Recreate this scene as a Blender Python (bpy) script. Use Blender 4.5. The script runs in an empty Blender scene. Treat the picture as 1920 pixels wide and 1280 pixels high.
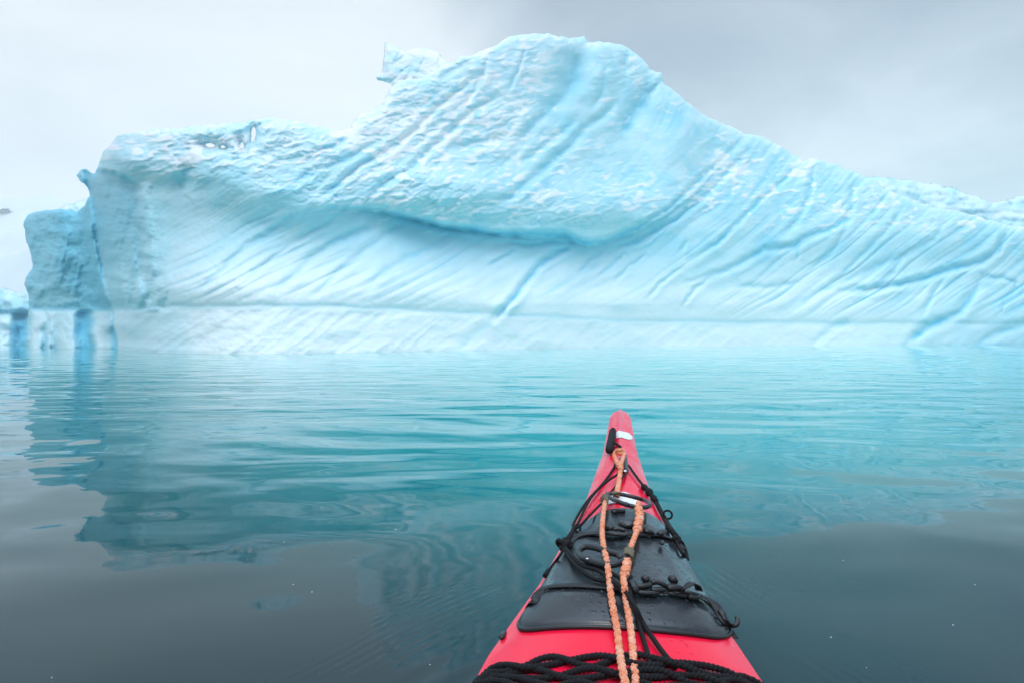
import bpy, math, random
import numpy as np
from mathutils import Vector
random.seed(7)
PI = math.pi
S = bpy.context.scene
# ------------------------------------------------------------------ camera
F = 1100.0                # focal length in photo pixels (1920 wide)
CAM_H = 0.85
PITCH = math.atan(4.0 / F)
cam_d = bpy.data.cameras.new('camera'); cam = bpy.data.objects.new('camera', cam_d)
S.collection.objects.link(cam)
cam.location = (0, 0, CAM_H); cam.rotation_euler = (PI/2 - PITCH, 0, 0)
cam_d.sensor_width = 36; cam_d.lens = F / 1920 * 36
cam_d.clip_start = 0.02; cam_d.clip_end = 20000
S.camera = cam
# ------------------------------------------------------------------ sky, sun, exposure
S.view_settings.view_transform = 'Standard'; S.view_settings.look = 'None'
S.view_settings.exposure = 0.0; S.view_settings.gamma = 1.0
SUN_EL, SUN_AZ = math.radians(58), math.radians(200)    # high behind the camera, veiled by cloud
W = bpy.data.worlds.new('World'); S.world = W; W.use_nodes = True
nt = W.node_tree; N = nt.nodes; L = nt.links; N.clear()
def nd(tree, kind, **kw):
    n = tree.nodes.new(kind)
    for k, v in kw.items():
        if k == 'inp':
            for a, b in v.items(): n.inputs[a].default_value = b
        else: setattr(n, k, v)
    return n
out = nd(nt, 'ShaderNodeOutputWorld')
sky = nd(nt, 'ShaderNodeTexSky', sky_type='NISHITA', sun_disc=False, sun_elevation=SUN_EL, sun_rotation=SUN_AZ)
bg1 = nd(nt, 'ShaderNodeBackground', inp={'Strength': 0.03}); L.new(sky.outputs[0], bg1.inputs['Color'])
tc = nd(nt, 'ShaderNodeTexCoord'); sep = nd(nt, 'ShaderNodeSeparateXYZ'); L.new(tc.outputs['Generated'], sep.inputs[0])
# overcast deck: wide soft cloud banks over an elevation profile
mp = nd(nt, 'ShaderNodeMapping'); mp.inputs['Scale'].default_value = (1.0, 1.0, 2.6); mp.inputs['Location'].default_value = (0.35, 0.2, 0.15)
L.new(tc.outputs['Generated'], mp.inputs[0])
cl = nd(nt, 'ShaderNodeTexNoise', inp={'Scale': 1.7, 'Detail': 6.0, 'Roughness': 0.52, 'Distortion': 0.6}); L.new(mp.outputs[0], cl.inputs['Vector'])
mr = nd(nt, 'ShaderNodeMapRange', inp={'From Min': 0.3, 'From Max': 0.7, 'To Min': -0.17, 'To Max': 0.17}); L.new(cl.outputs['Fac'], mr.inputs[0])
ax = nd(nt, 'ShaderNodeMath', operation='ABSOLUTE'); L.new(sep.outputs[0], ax.inputs[0])
axm = nd(nt, 'ShaderNodeMath', operation='MULTIPLY', inp={1: 0.27}); L.new(ax.outputs[0], axm.inputs[0])
zz = nd(nt, 'ShaderNodeMath', operation='MAXIMUM', inp={1: 0.0}); L.new(sep.outputs[2], zz.inputs[0])
zs = nd(nt, 'ShaderNodeMath', operation='ADD'); L.new(zz.outputs[0], zs.inputs[0]); L.new(mr.outputs[0], zs.inputs[1])
zs2 = nd(nt, 'ShaderNodeMath', operation='ADD'); L.new(zs.outputs[0], zs2.inputs[0]); L.new(axm.outputs[0], zs2.inputs[1])
rp = nd(nt, 'ShaderNodeValToRGB'); dl = nd(nt, 'ShaderNodeVectorMath', operation='DOT_PRODUCT'); L.new(tc.outputs['Generated'], dl.inputs[0]); dl.inputs[1].default_value = Vector((-0.42, 0.88, 0.20)).normalized()
lobe = nd(nt, 'ShaderNodeMapRange', interpolation_type='SMOOTHSTEP', inp={'From Min': 0.80, 'From Max': 1.0, 'To Min': 0.0, 'To Max': -0.42}); L.new(dl.outputs['Value'], lobe.inputs[0])
zs3 = nd(nt, 'ShaderNodeMath', operation='ADD'); L.new(zs2.outputs[0], zs3.inputs[0]); L.new(lobe.outputs[0], zs3.inputs[1])
L.new(zs3.outputs[0], rp.inputs[0])
e = rp.color_ramp.elements
e[0].position = 0.0; e[0].color = (0.96, 0.97, 0.975, 1)
e[1].position = 0.75; e[1].color = (0.30, 0.36, 0.44, 1)
for p, c in ((0.16, (0.85, 0.87, 0.885)), (0.34, (0.55, 0.585, 0.63)), (0.52, (0.37, 0.41, 0.47))):
    q = e.new(p); q.color = (*c, 1)
zen = nd(nt, 'ShaderNodeMapRange', interpolation_type='SMOOTHSTEP', inp={'From Min': 0.60, 'From Max': 0.95, 'To Min': 1.0, 'To Max': 6.5}); L.new(sep.outputs[2], zen.inputs[0])
bg2 = nd(nt, 'ShaderNodeBackground'); L.new(rp.outputs[0], bg2.inputs['Color']); L.new(zen.outputs[0], bg2.inputs['Strength'])
ad = nd(nt, 'ShaderNodeAddShader'); L.new(bg1.outputs[0], ad.inputs[0]); L.new(bg2.outputs[0], ad.inputs[1])
L.new(ad.outputs[0], out.inputs['Surface'])
sun_d = bpy.data.lights.new('sun', 'SUN'); sun = bpy.data.objects.new('sun', sun_d); S.collection.objects.link(sun)
sun_d.energy = 0.75; sun_d.angle = math.radians(25); sun_d.color = (1.0, 0.97, 0.93)
sd = Vector((math.sin(SUN_AZ)*math.cos(SUN_EL), math.cos(SUN_AZ)*math.cos(SUN_EL), math.sin(SUN_EL)))
sun.rotation_euler = sd.to_track_quat('Z', 'Y').to_euler()
S.cycles.max_bounces = 6; S.cycles.volume_bounces = 2; S.cycles.diffuse_bounces = 4; S.cycles.glossy_bounces = 3
S.cycles.use_adaptive_sampling = True

# ------------------------------------------------------------------ helpers
def ray(px, py):
    x = (np.asarray(px, float) - 960) / F; z = -(np.asarray(py, float) - 640) / F
    Y = math.cos(PITCH) + z * math.sin(PITCH); Z = z * math.cos(PITCH) - math.sin(PITCH)
    return x / Y, Z / Y           # direction with Y = 1
_rng = np.random.RandomState(11)
_P = _rng.permutation(256); _P = np.concatenate([_P, _P]); _A = _rng.rand(256) * 2 * PI
_GX, _GY = np.cos(_A), np.sin(_A)
def perlin(x, y, seed=0):
    x = x + seed * 17.37; y = y + seed * 9.11
    xi = np.floor(x).astype(int); yi = np.floor(y).astype(int); xf = x - xi; yf = y - yi
    u = xf*xf*xf*(xf*(xf*6-15)+10); v = yf*yf*yf*(yf*(yf*6-15)+10)
    def g(ix, iy, fx, fy):
        h = _P[(_P[ix & 255] + iy) & 255]; return _GX[h]*fx + _GY[h]*fy
    a = g(xi, yi, xf, yf); b = g(xi+1, yi, xf-1, yf); c = g(xi, yi+1, xf, yf-1); d = g(xi+1, yi+1, xf-1, yf-1)
    return 1.5 * ((a + (b-a)*u) + ((c + (d-c)*u) - (a + (b-a)*u)) * v)
def fbm(x, y, o=4, seed=0, gain=0.5):
    s = 0; a = 1.0
    for i in range(o):
        s = s + a * perlin(x * 2**i, y * 2**i, seed + i); a *= gain
    return s
def sstep(x, a, b):
    t = np.clip((x - a) / (b - a), 0, 1); return t*t*(3 - 2*t)
def link(name, me, mat=None, parent=None):
    o = bpy.data.objects.new(name, me); S.collection.objects.link(o)
    if mat: me.materials.append(mat)
    if parent: o.parent = parent
    return o
def mesh(name, V, Fq, mat=None, parent=None, smooth=True):
    me = bpy.data.meshes.new(name)
    V = np.asarray(V, np.float32)
    if isinstance(Fq, np.ndarray):
        me.vertices.add(len(V)); me.vertices.foreach_set('co', V.ravel())
        n, k = Fq.shape
        me.loops.add(n*k); me.loops.foreach_set('vertex_index', Fq.ravel().astype(np.int32))
        me.polygons.add(n); me.polygons.foreach_set('loop_start', np.arange(0, n*k, k, dtype=np.int32))
        me.polygons.foreach_set('loop_total', np.full(n, k, np.int32))
        me.update(calc_edges=True)
    else:
        me.from_pydata(V.tolist(), [], Fq); me.update()
    if smooth: me.polygons.foreach_set('use_smooth', np.ones(len(me.polygons), bool))
    return link(name, me, mat, parent)
def attr(o, name, vals):
    a = o.data.attributes.new(name, 'FLOAT', 'POINT'); a.data.foreach_set('value', np.asarray(vals, np.float32))
def thing(name, label, cat, loc=(0, 0, 0), group=None):
    o = bpy.data.objects.new(name, None); S.collection.objects.link(o); o.location = loc
    o['label'] = label; o['category'] = cat
    if group: o['group'] = group
    return o
def mat_new(name):
    m = bpy.data.materials.new(name); m.use_nodes = True; t = m.node_tree
    return m, t, t.nodes['Principled BSDF']
def simple(name, col, rough=0.5, **kw):
    m, t, b = mat_new(name); b.inputs['Base Color'].default_value = (*col, 1); b.inputs['Roughness'].default_value = rough
    for k, v in kw.items(): b.inputs[k].default_value = v
    return m
def bump(t, b, scale, strength, dist, detail=4, coord='Object', mapping=None):
    tc = t.nodes.new('ShaderNodeTexCoord'); n = nd(t, 'ShaderNodeTexNoise', inp={'Scale': scale, 'Detail': detail})
    src = tc.outputs[coord]
    if mapping:
        m = t.nodes.new('ShaderNodeMapping'); m.inputs['Scale'].default_value = mapping; t.links.new(src, m.inputs[0]); src = m.outputs[0]
    t.links.new(src, n.inputs['Vector'])
    bp = nd(t, 'ShaderNodeBump', inp={'Strength': strength, 'Distance': dist}); t.links.new(n.outputs['Fac'], bp.inputs['Height'])
    t.links.new(bp.outputs[0], b.inputs['Normal']); return n, bp

# ------------------------------------------------------------------ water
def water_height(X, Y):
    """gentle ripples, long across the view, plus the kayak's bow ripples"""
    R = np.hypot(X, Y)
    wx = X + 0.5*perlin(X*0.35, Y*0.5, 3); wy = Y + 0.35*perlin(X*0.3, Y*0.5, 4)
    h = 0.0120 * perlin(wx*0.42, wy*0.85, 20)
    h += 0.0110 * perlin(wx*0.9, wy*1.7, 21) * sstep(R, 1.2, 3.0)
    calm = 0.15 + 0.85 * sstep(R, 1.8, 4.5)
    gust = 0.75 + 0.45*perlin(X*0.12, Y*0.25, 30)
    h += calm*gust*0.0031 * perlin(wx*2.1 + 0.6*perlin(wx, wy, 31), wy*4.3, 22)
    h += 0.0036*np.exp(-((R-3.6)/1.8)**2)*perlin(wx*1.5+0.8*perlin(wx*1.2, wy*1.2, 27), wy*2.2, 28)
    h += calm*gust*0.0006 * perlin(wx*4.7, wy*9.5, 23)
    h += sstep(R, 5, 9)*gust*0.0052 * perlin(wx*0.9, wy*2.3, 26)
    # swell beyond where the fine grid can carry short ripples
    far = sstep(R, 6, 25)
    h += far*0.009 * perlin(X*0.3, Y*0.75, 24)
    h += sstep(R, 20, 60)*0.02 * perlin(X*0.12, Y*0.35, 25)
    # fine wake ripples fanning off both sides of the bow
    a = AX
    U = X*math.sin(a) + Y*math.cos(a); Vv = X*math.cos(a) - Y*math.sin(a)
    for sgn, off, amp in ((1, 0.0, 1.0), (-1, 0.0, 0.8)):
        d = sgn*Vv + 0.55*(U - 2.3)            # distance measured across the wake arm
        d = d + 0.07*perlin(U*1.1, Vv*1.1, 40) + 0.02*perlin(U*3.5, Vv*3.5, 42)
        along = sgn*Vv
        env = np.exp(-((d - 0.22)/0.16)**2) * sstep(along, 0.12, 0.3) * (1 - sstep(along, 1.3, 2.6)) * np.clip(0.35+1.1*perlin(U*1.6, Vv*1.6, 41), 0, 1.2)
        h += amp*0.00042 * env * np.sin(2*PI*(d + 0.12*along*d)/0.045)
        env2 = np.exp(-((d + 0.15)/0.2)**2) * sstep(along, 0.1, 0.4) * (1 - sstep(along, 0.9, 2.0))
        h += amp*0.0005 * env2 * np.sin(2*PI*d/0.10)
    return h * np.exp(-R/900)
AX = math.atan(203.0 / F)      # the kayak points a little right of the view
r1 = 0.55 * np.exp(np.arange(0, 800) * 0.0045)
r2 = r1[-1] * np.exp(np.arange(1, 330) * 0.009)
r3 = r2[-1] * np.exp(np.linspace(0, 1, 12)[1:] * math.log(690 / r2[-1]))
RR = np.concatenate([[0.02, 0.2, 0.4], r1, r2, r3])
fine = np.linspace(-math.radians(50), math.radians(50), 901)
coarse = np.linspace(math.radians(50), math.radians(310), 160)[1:-1]
TH = np.concatenate([fine, coarse]); nT, nR = len(TH), len(RR)
GR, GT = np.meshgrid(RR, TH, indexing='ij')
WX, WY = GR*np.sin(GT), GR*np.cos(GT); WZ = water_height(WX, WY)
WZ[GR > 250] = 0
ii = np.arange(nR-1)[:, None]*nT; jj = np.arange(nT)[None, :]; j2 = (jj+1) % nT
quads = np.stack([ii+jj, ii+j2, ii+nT+j2, ii+nT+jj], -1).reshape(-1, 4)
wm, t, b = mat_new('sea_water')
b.inputs['IOR'].default_value = 1.333; b.inputs['Roughness'].default_value = 0.03
geo = t.nodes.new('ShaderNodeNewGeometry'); sp = t.nodes.new('ShaderNodeSeparateXYZ'); t.links.new(geo.outputs['Position'], sp.inputs[0])
# glow of submerged ice painted turquoise into the sea towards the berg, strongest right
nz = nd(t, 'ShaderNodeTexNoise', inp={'Scale': 0.16, 'Detail': 3.0, 'Distortion': 0.8}); t.links.new(geo.outputs['Position'], nz.inputs['Vector'])
def M(t, op, a, b_, c=None):
    n = t.nodes.new('ShaderNodeMath'); n.operation = op
    for i, v in enumerate((a, b_, c)):
        if v is None: continue
        if hasattr(v, 'links'): t.links.new(v, n.inputs[i])
        else: n.inputs[i].default_value = v
    return n.outputs[0]
def MR(t, v, a, b_, c=0.0, d=1.0):
    n = nd(t, 'ShaderNodeMapRange', interpolation_type='SMOOTHSTEP', inp={'From Min': a, 'From Max': b_, 'To Min': c, 'To Max': d}); t.links.new(v, n.inputs[0]); return n.outputs[0]
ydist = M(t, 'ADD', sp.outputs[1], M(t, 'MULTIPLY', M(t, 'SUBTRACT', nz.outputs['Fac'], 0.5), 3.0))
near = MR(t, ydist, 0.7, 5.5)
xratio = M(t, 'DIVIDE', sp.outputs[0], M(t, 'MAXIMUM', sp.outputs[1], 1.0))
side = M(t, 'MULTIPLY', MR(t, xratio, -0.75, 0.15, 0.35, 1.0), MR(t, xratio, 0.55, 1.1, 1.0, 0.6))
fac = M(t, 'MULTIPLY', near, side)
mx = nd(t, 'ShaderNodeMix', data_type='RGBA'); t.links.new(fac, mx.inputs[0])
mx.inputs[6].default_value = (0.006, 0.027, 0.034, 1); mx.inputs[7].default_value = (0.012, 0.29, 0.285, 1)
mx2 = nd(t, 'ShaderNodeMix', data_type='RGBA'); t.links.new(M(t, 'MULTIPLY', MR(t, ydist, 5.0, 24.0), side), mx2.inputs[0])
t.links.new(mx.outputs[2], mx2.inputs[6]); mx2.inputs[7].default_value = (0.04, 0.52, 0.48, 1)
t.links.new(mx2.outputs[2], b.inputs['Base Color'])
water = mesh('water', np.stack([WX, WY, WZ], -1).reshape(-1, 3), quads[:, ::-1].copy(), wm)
water['kind'] = 'structure'

# ------------------------------------------------------------------ ice
def ice_material(name, pale=(0.59, 0.83, 0.88), k=1.0):
    m, t, b = mat_new(name)
    def at(n):
        a = t.nodes.new('ShaderNodeAttribute'); a.attribute_name = n; return a.outputs['Fac']
    def mix(f, a, c):
        n = nd(t, 'ShaderNodeMix', data_type='RGBA')
        t.links.new(f, n.inputs[0])
        for i, v in ((6, a), (7, c)):
            if isinstance(v, tuple): n.inputs[i].default_value = (*v, 1)
            else: t.links.new(v, n.inputs[i])
        return n.outputs[2]
    tc = t.nodes.new('ShaderNodeTexCoord')
    n1 = nd(t, 'ShaderNodeTexNoise', inp={'Scale': 0.22, 'Detail': 5.0, 'Roughness': 0.55, 'Distortion': 0.4}); t.links.new(tc.outputs['Object'], n1.inputs['Vector'])
    cloud = MR(t, n1.outputs['Fac'], 0.35, 0.68)
    c = mix(cloud, pale, tuple(v*f for v, f in zip(pale, (0.74, 0.935, 0.975))))
    c = mix(at('blue_and_shade'), c, (0.20, 0.56, 0.69))
    c = mix(at('wash_light'), c, (0.88, 0.955, 0.965))
    c = mix(at('vein'), c, (0.13, 0.62, 0.82))
    c = mix(at('snow'), c, (0.90, 0.925, 0.945))
    t.links.new(c, b.inputs['Base Color'])
    b.inputs['Roughness'].default_value = 0.42; b.inputs['IOR'].default_value = 1.31
    b.inputs['Specular IOR Level'].default_value = 0.25
    b.inputs['Subsurface Weight'].default_value = 0.45; b.inputs['Subsurface Radius'].default_value = (0.35, 0.9, 1.3); b.inputs['Subsurface Scale'].default_value = 0.35*k
    n2 = nd(t, 'ShaderNodeTexNoise', inp={'Scale': 2.2, 'Detail': 8.0, 'Roughness': 0.65}); t.links.new(tc.outputs['Object'], n2.inputs['Vector'])
    bp = nd(t, 'ShaderNodeBump', inp={'Strength': 0.22, 'Distance': 0.10*k}); t.links.new(n2.outputs['Fac'], bp.inputs['Height']); t.links.new(M(t, 'MULTIPLY_ADD', at('wash_light'), -0.24, 0.34), bp.inputs['Strength']); t.links.new(bp.outputs[0], b.inputs['Normal'])
    return m
ice_mat = ice_material('glacier_ice')

def poly_sdf(PX, PY, poly):
    P = np.array(poly, float); Q = np.roll(P, -1, 0)
    d2 = np.full(PX.shape, 1e12); inside = np.zeros(PX.shape, bool)
    for (x0, y0), (x1, y1) in zip(P, Q):
        ex, ey = x1-x0, y1-y0; wx, wy = PX-x0, PY-y0
        tt = np.clip((wx*ex+wy*ey)/(ex*ex+ey*ey+1e-9), 0, 1)
        d2 = np.minimum(d2, (wx-ex*tt)**2 + (wy-ey*tt)**2)
        c = ((y0 > PY) != (y1 > PY)) & (PX < (x1-x0)*(PY-y0)/((y1-y0) if y1 != y0 else 1e-9)+x0)
        inside ^= c
    return np.where(inside, -1, 1)*np.sqrt(d2)      # negative inside
def line_dist(PX, PY, pts, reach):
    D = np.full(PX.shape, 1e3); T = np.zeros(PX.shape)
    n = len(pts)-1
    for i in range(n):
        (x0, y0), (x1, y1) = pts[i], pts[i+1]
        m = (PX > min(x0, x1)-reach) & (PX < max(x0, x1)+reach) & (PY > min(y0, y1)-reach) & (PY < max(y0, y1)+reach)
        ex, ey = x1-x0, y1-y0; wx, wy = PX[m]-x0, PY[m]-y0
        tt = np.clip((wx*ex+wy*ey)/(ex*ex+ey*ey+1e-9), 0, 1); d = np.hypot(wx-ex*tt, wy-ey*tt)
        old = D[m]; oT = T[m]; b_ = d < old
        old[b_] = d[b_]; oT[b_] = (i+tt[b_])/n; D[m] = old; T[m] = oT
    return D, T

def ice_body(name, poly, step, depth_fn, thick, parent, mat, rough=2.0, holes=(), roundness=(1.2, 7.0), seed=0):
    """solid lump of ice: outline + relief depth in front, bulging back behind"""
    P = np.array(poly, float)
    xs = np.arange(P[:, 0].min()-4*step, P[:, 0].max()+4*step, step); ys = np.arange(P[:, 1].min()-4*step, P[:, 1].max()+4*step, step)
    PX, PY = np.meshgrid(xs, ys)
    sd = poly_sdf(PX, PY, poly)
    sd = sd + rough*fbm(PX/22, PY/22, 4, seed+60, 0.6)
    for (hx, hy, ra, rb, an) in holes:
        ca, sa = math.cos(an), math.sin(an)
        qx = (PX-hx)*ca+(PY-hy)*sa; qy = -(PX-hx)*sa+(PY-hy)*ca
        k = np.hypot(qx/ra, qy/rb); sd = np.maximum(sd, (1-k)*min(ra, rb)*0.9 + 0.5*perlin(PX/4, PY/4, 9))
    gy, gx = np.gradient(sd, step)
    g2 = gx*gx+gy*gy+1e-6
    ins = sd < 0
    nb = ins.copy()
    for dy in (-1, 0, 1):
        for dx in (-1, 0, 1): nb |= np.roll(np.roll(ins, dy, 0), dx, 1)
    ring = nb & ~ins
    QX, QY = PX.copy(), PY.copy()
    s = np.clip(sd/g2, -1.5*step, 1.5*step)
    QX[ring] -= (s*gx)[ring]; QY[ring] -= (s*gy)[ring]
    dd = np.maximum(-sd, 0)
    D, A = depth_fn(QX, QY, dd)
    D = D + roundness[0]*np.exp(-dd/roundness[1])
    dx_, dz_ = ray(QX, QY)
    X = dx_*D; Z = CAM_H+dz_*D
    T = thick*(1-np.exp(-(dd/80.0)**1.6)); T[ring] = 0
    idx = -np.ones(PX.shape, int); idx[nb] = np.arange(nb.sum())
    fr = np.stack([X[nb], D[nb], Z[nb]], -1)
    idb = idx.copy(); idb[ins] = nb.sum()+np.arange(ins.sum())
    bk = np.stack([X[ins], (D+T)[ins]+0.05, Z[ins]], -1)
    face = nb[:-1, :-1] & nb[1:, :-1] & nb[:-1, 1:] & nb[1:, 1:] & (ins[:-1, :-1] | ins[1:, :-1] | ins[:-1, 1:] | ins[1:, 1:])
    def qd(I): return np.stack([I[:-1, :-1][face], I[1:, :-1][face], I[1:, 1:][face], I[:-1, 1:][face]], -1)
    o = mesh(name, np.concatenate([fr, bk]), np.concatenate([qd(idx), qd(idb)[:, ::-1]]), mat, parent)
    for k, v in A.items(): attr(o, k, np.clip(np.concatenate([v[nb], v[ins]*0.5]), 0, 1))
    return o

VEINS = [  # (width px, groove depth m, blue 0..1, points)
 (6, .75, .9, [(1068,462),(1059,469),(1016,493),(993,520),(970,550),(943,581),(928,597)]), (9, .12, .22, [(928,597),(900,620),(858,656)]),
 (5, .5, .8, [(731,400),(777,412),(828,427),(885,431),(916,439),(1059,441),(1097,456),(1132,454),(1194,428),(1254,392),(1295,353),(1345,307),(1399,256)]),
 (4, .4, .6, [(955,454),(989,462),(1040,454),(1097,458)]), (4, .3, .55, [(500,435),(550,404)]),
 (6, .4, .65, [(700,424),(685,431),(627,454),(581,485),(550,516),(519,543)]), (5, .4, .6, [(760,418),(735,431),(685,469),(635,508),(592,550)]),
 (6, .4, .65, [(860,434),(839,442),(808,462),(762,485),(716,512),(685,539)]), (4, .3, .45, [(970,466),(939,485),(915,500)]),
 (5, .3, .5, [(570,408),(520,430),(469,457),(430,489),(391,528),(372,548)]), (4, .3, .4, [(640,410),(590,432),(540,462),(490,500),(455,530)]),
 (13, .9, .45, [(1079,100),(1079,151),(1056,184),(1024,212)]), (8, .7, .6, [(1024,212),(1002,230),(977,263)]),
 (8, .7, .45, [(1175,100),(1171,141)]), (13, 1.1, .80, [(1222,155),(1200,195),(1178,227),(1171,255)]),
 (4, .5, .6, [(1241,150),(1222,170),(1204,205)]),
 (6, .4, .45, [(887,115),(852,130),(823,151)]), (6, .55, .65, [(905,140),(860,170),(823,198),(780,241),(744,270),(672,313),(629,349),(600,371)]),
 (6, .55, .6, [(935,180),(905,198),(880,212),(830,259),(790,295),(769,317),(719,345),(683,381)]), (9, .5, .7, [(852,281),(905,270),(945,256)]),
 (6, .45, .5, [(1080,225),(1046,256),(995,292),(974,306)]), (8, .6, .5, [(1160,190),(1139,212),(1096,241),(1074,270),(1031,306),(995,338),(959,367),(923,385)]),
 (4, .35, .5, [(985,90),(974,126),(952,173)]), (5, .35, .5, [(870,200),(900,150),(915,110)]),
 (5, .5, .8, [(1400,285),(1357,332),(1316,374),(1270,411),(1200,452),(1154,466)]),
 (5, .45, .8, [(1500,297),(1473,336),(1448,357),(1415,386),(1386,415),(1345,456),(1290,490)]), (6, .5, .75, [(1527,310),(1519,357),(1506,394),(1490,419),(1469,440)]),
 (6, .5, .8, [(1622,330),(1597,353),(1595,394),(1589,411),(1552,432),(1506,448),(1490,461),(1432,469),(1366,506),(1283,531)]),
 (4, .3, .6, [(1498,456),(1494,490)]), (5, .4, .6, [(1593,415),(1573,452),(1552,481),(1520,505)]), (4, .3, .6, [(1655,374),(1635,407)]),
 (5, .4, .65, [(1697,378),(1676,415),(1655,440),(1614,481),(1597,498),(1560,530)]), (6, .5, .6, [(1780,407),(1751,448),(1689,481),(1676,510),(1647,535),(1600,565)]),
 (6, .9, .9, [(1894,426),(1867,473),(1842,490),(1780,506),(1718,527),(1650,540),(1573,548)]), (5, .5, .8, [(1780,512),(1760,535),(1742,564),(1730,589)]),
 (8, .7, .9, [(1842,523),(1821,556),(1800,585),(1738,614),(1697,646)]), (5, .5, .8, [(1842,522),(1879,521),(1904,532),(1900,550)]),
 (4, .3, .6, [(1883,568),(1877,589)]), (8, .6, .6, [(1960,596),(1905,612),(1862,628),(1830,646)]), (6, .3, .5, [(1374,535),(1432,539),(1500,530)]),
 (4, .3, .5, [(1287,452),(1275,473)]), (7, .3, .45, [(1730,470),(1640,500),(1540,545),(1460,590)]), (7, .3, .4, [(1600,600),(1560,615),(1520,646)]),
 (5, .3, .6, [(586,282),(625,274),(650,262)]), (14, .5, .45, [(356,308),(346,336),(330,350)]), (6, .3, .4, [(1110,210),(1130,170),(1135,120)]),
 (6, .3, .4, [(700,270),(650,300),(600,315),(540,350)]),
 (4, .3, .4, [(1210,480),(1180,500),(1150,530)]), (4, .3, .4, [(1170,478),(1145,500),(1120,520)]), (4, .3, .4, [(1280,500),(1240,530),(1215,560)]),
 (4, .3, .45, [(1135,470),(1105,490),(1085,515)]), (4, .3, .35, [(1335,520),(1300,545),(1280,575)]),
]
I = lambda x, a, b: np.interp(x, a, b)
_wx = np.arange(-200, 2500, 4.0); _wy = CAM_H / -ray(_wx, np.interp(_wx, [40, 90, 215, 232, 300, 400, 500, 860, 1200, 1500, 1920, 2200], [650, 650.5, 652, 656.5, 660, 662, 662.3, 656.6, 649.8, 647.6, 646.4, 645.8]))[1]
_kn = np.exp(-(np.arange(-30, 31)*4/42.0)**2); _kn /= _kn.sum(); _ws = np.convolve(np.pad(_wy, 30, 'edge'), _kn, 'valid')
_mixw = np.clip((_wx-180)/60, 0, 1); _ws = _wy*(1-_mixw)*0+_ws
def smooth_Yw(x): return np.interp(x, _wx, _ws)
def main_depth(PX, PY, dd):
    xb = I(PY, [250, 320, 370, 420, 480, 540, 570, 600, 670], [150, 158, 171, 178, 186, 197, 209, 214, 222]) + 3*perlin(PY/30, PX/90, 6)
    PS = PX - (xb-219)
    wl = I(PS, [40, 90, 215, 232, 300, 400, 500, 860, 1200, 1500, 1920, 2200], [650, 650.5, 651.5, 653, 659.5, 662, 662, 656.3, 649.6, 647.4, 646.2, 645.6])
    Yw = CAM_H / -ray(PX, wl)[1]; Yw = smooth_Yw(PS)
    notch = I(PX, [0, 230, 600, 900, 1200, 1600, 1920], [578, 576, 573, 588, 602, 606, 608]) + 2*perlin(PX/70, PY/70, 5)
    hp = np.maximum(notch-PY, 0)
    foot = sstep(PY, notch+2, notch+12); q0 = PX+1.3*PY
    mpp = Yw/F                                    # metres per photo pixel at the face
    right = sstep(PX, 1150, 1500)
    lean = mpp*(0.30*hp + 0.55*30*np.log1p(np.exp(np.clip((hp-165)/30, -30, 30)))) * (0.75+0.35*right)
    D = Yw + lean
    # ---- left corner: the front mass stands ahead of a recessed buttress
    lw = 1-sstep(PX, xb-10, xb+4)
    corner = 1-sstep(PX, xb, xb+85+0.12*(600-PY))
    D += 1.2*corner**1.6*sstep(PY, 655, 560)
    xc = I(PY, [320, 370, 450, 530, 575], [246, 254, 262, 272, 284]) + 3*perlin(PY/25, PX/200, 64)
    rec = (1-sstep(PX, xc-5-6*perlin(PY/18, PX*0, 47), xc+22))*sstep(PY-(I(PX, [170, 190, 215, 240, 265], [-12, -14, -9, 0, 16])+5*perlin(PX/16, PX*0, 48)), 327, 339)*(1-sstep(PY, 500, 572))*(1-lw)
    D += 2.0*rec
    crag = np.maximum(lw*sstep(PY, 660, 560), (1-sstep(PX, xc-5, xc+60))*sstep(PY, 330, 350)*(1-lw))*(1-foot)
    D += crag*(0.32*fbm((PX+0.25*PY)/24, PY/110, 3, 65) - 0.14*np.abs(perlin((PX-0.1*PY)/15, PY/60, 66)) + 0.35*fbm(PX/40, PY/28, 4, 67))
    D -= 0.8*np.exp(-((PX-(xc-48))/16)**2)*sstep(PY, 380, 450)*(1-lw) + 0.6*np.exp(-((PX-(xc-16))/9)**2)*sstep(PY, 430, 480)*(1-sstep(PY, 555, 575))
    D -= lw*2.0
    D += 1.8*np.exp(-((PX-(xb-20))/22.0)**2)*lw               # shadowed re-entrant
    D -= 1.6*np.exp(-((PX-110)/34.0)**2)*lw*sstep(PY, 660, 480)
    ft_ = np.clip((PY-notch)/70, 0, 1); px_ = PX+4*perlin(PX/30, PY/26, 68); nr_ = 1.08-0.22*ft_
    colm = np.exp(-((px_-122-3*ft_)/(25*nr_))**4)+np.exp(-((px_-191)/(21*nr_))**4)+np.exp(-((px_-70+4*ft_)/(17*nr_))**4)+0.8*np.exp(-((px_-93)/9)**2); colm = np.minimum(colm, 1.0)
    lf = 1-sstep(PX, xb-3, xb+3)
    D += foot*lf*(1.6-2.2*colm) + foot*lf*0.25*fbm(PX/22, PY/30, 3, 69)
    # ---- ledge and cove below it
    lip = I(PX, [540, 620, 700, 760, 840, 900, 1000, 1060, 1100, 1130, 1200, 1260, 1300, 1350, 1400], [398, 386, 392, 405, 424, 433, 443, 442, 460, 454, 430, 396, 366, 312, 262])
    lip = lip + 3*perlin(PX/28, PX*0, 8)
    w = sstep(PX, 545, 800)*(1-0.55*sstep(PX, 1120, 1260))*(1-sstep(PX, 1270, 1405))
    below = PY-lip
    cove = sstep(below, -3, 7)*(1-sstep(below, 10, 145))
    D += w*3.2*cove
    D += w*1.5*np.exp(-np.maximum(-below, 0)/26.0)*(below < 7)*(1-sstep(below, -3, 7))
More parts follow.
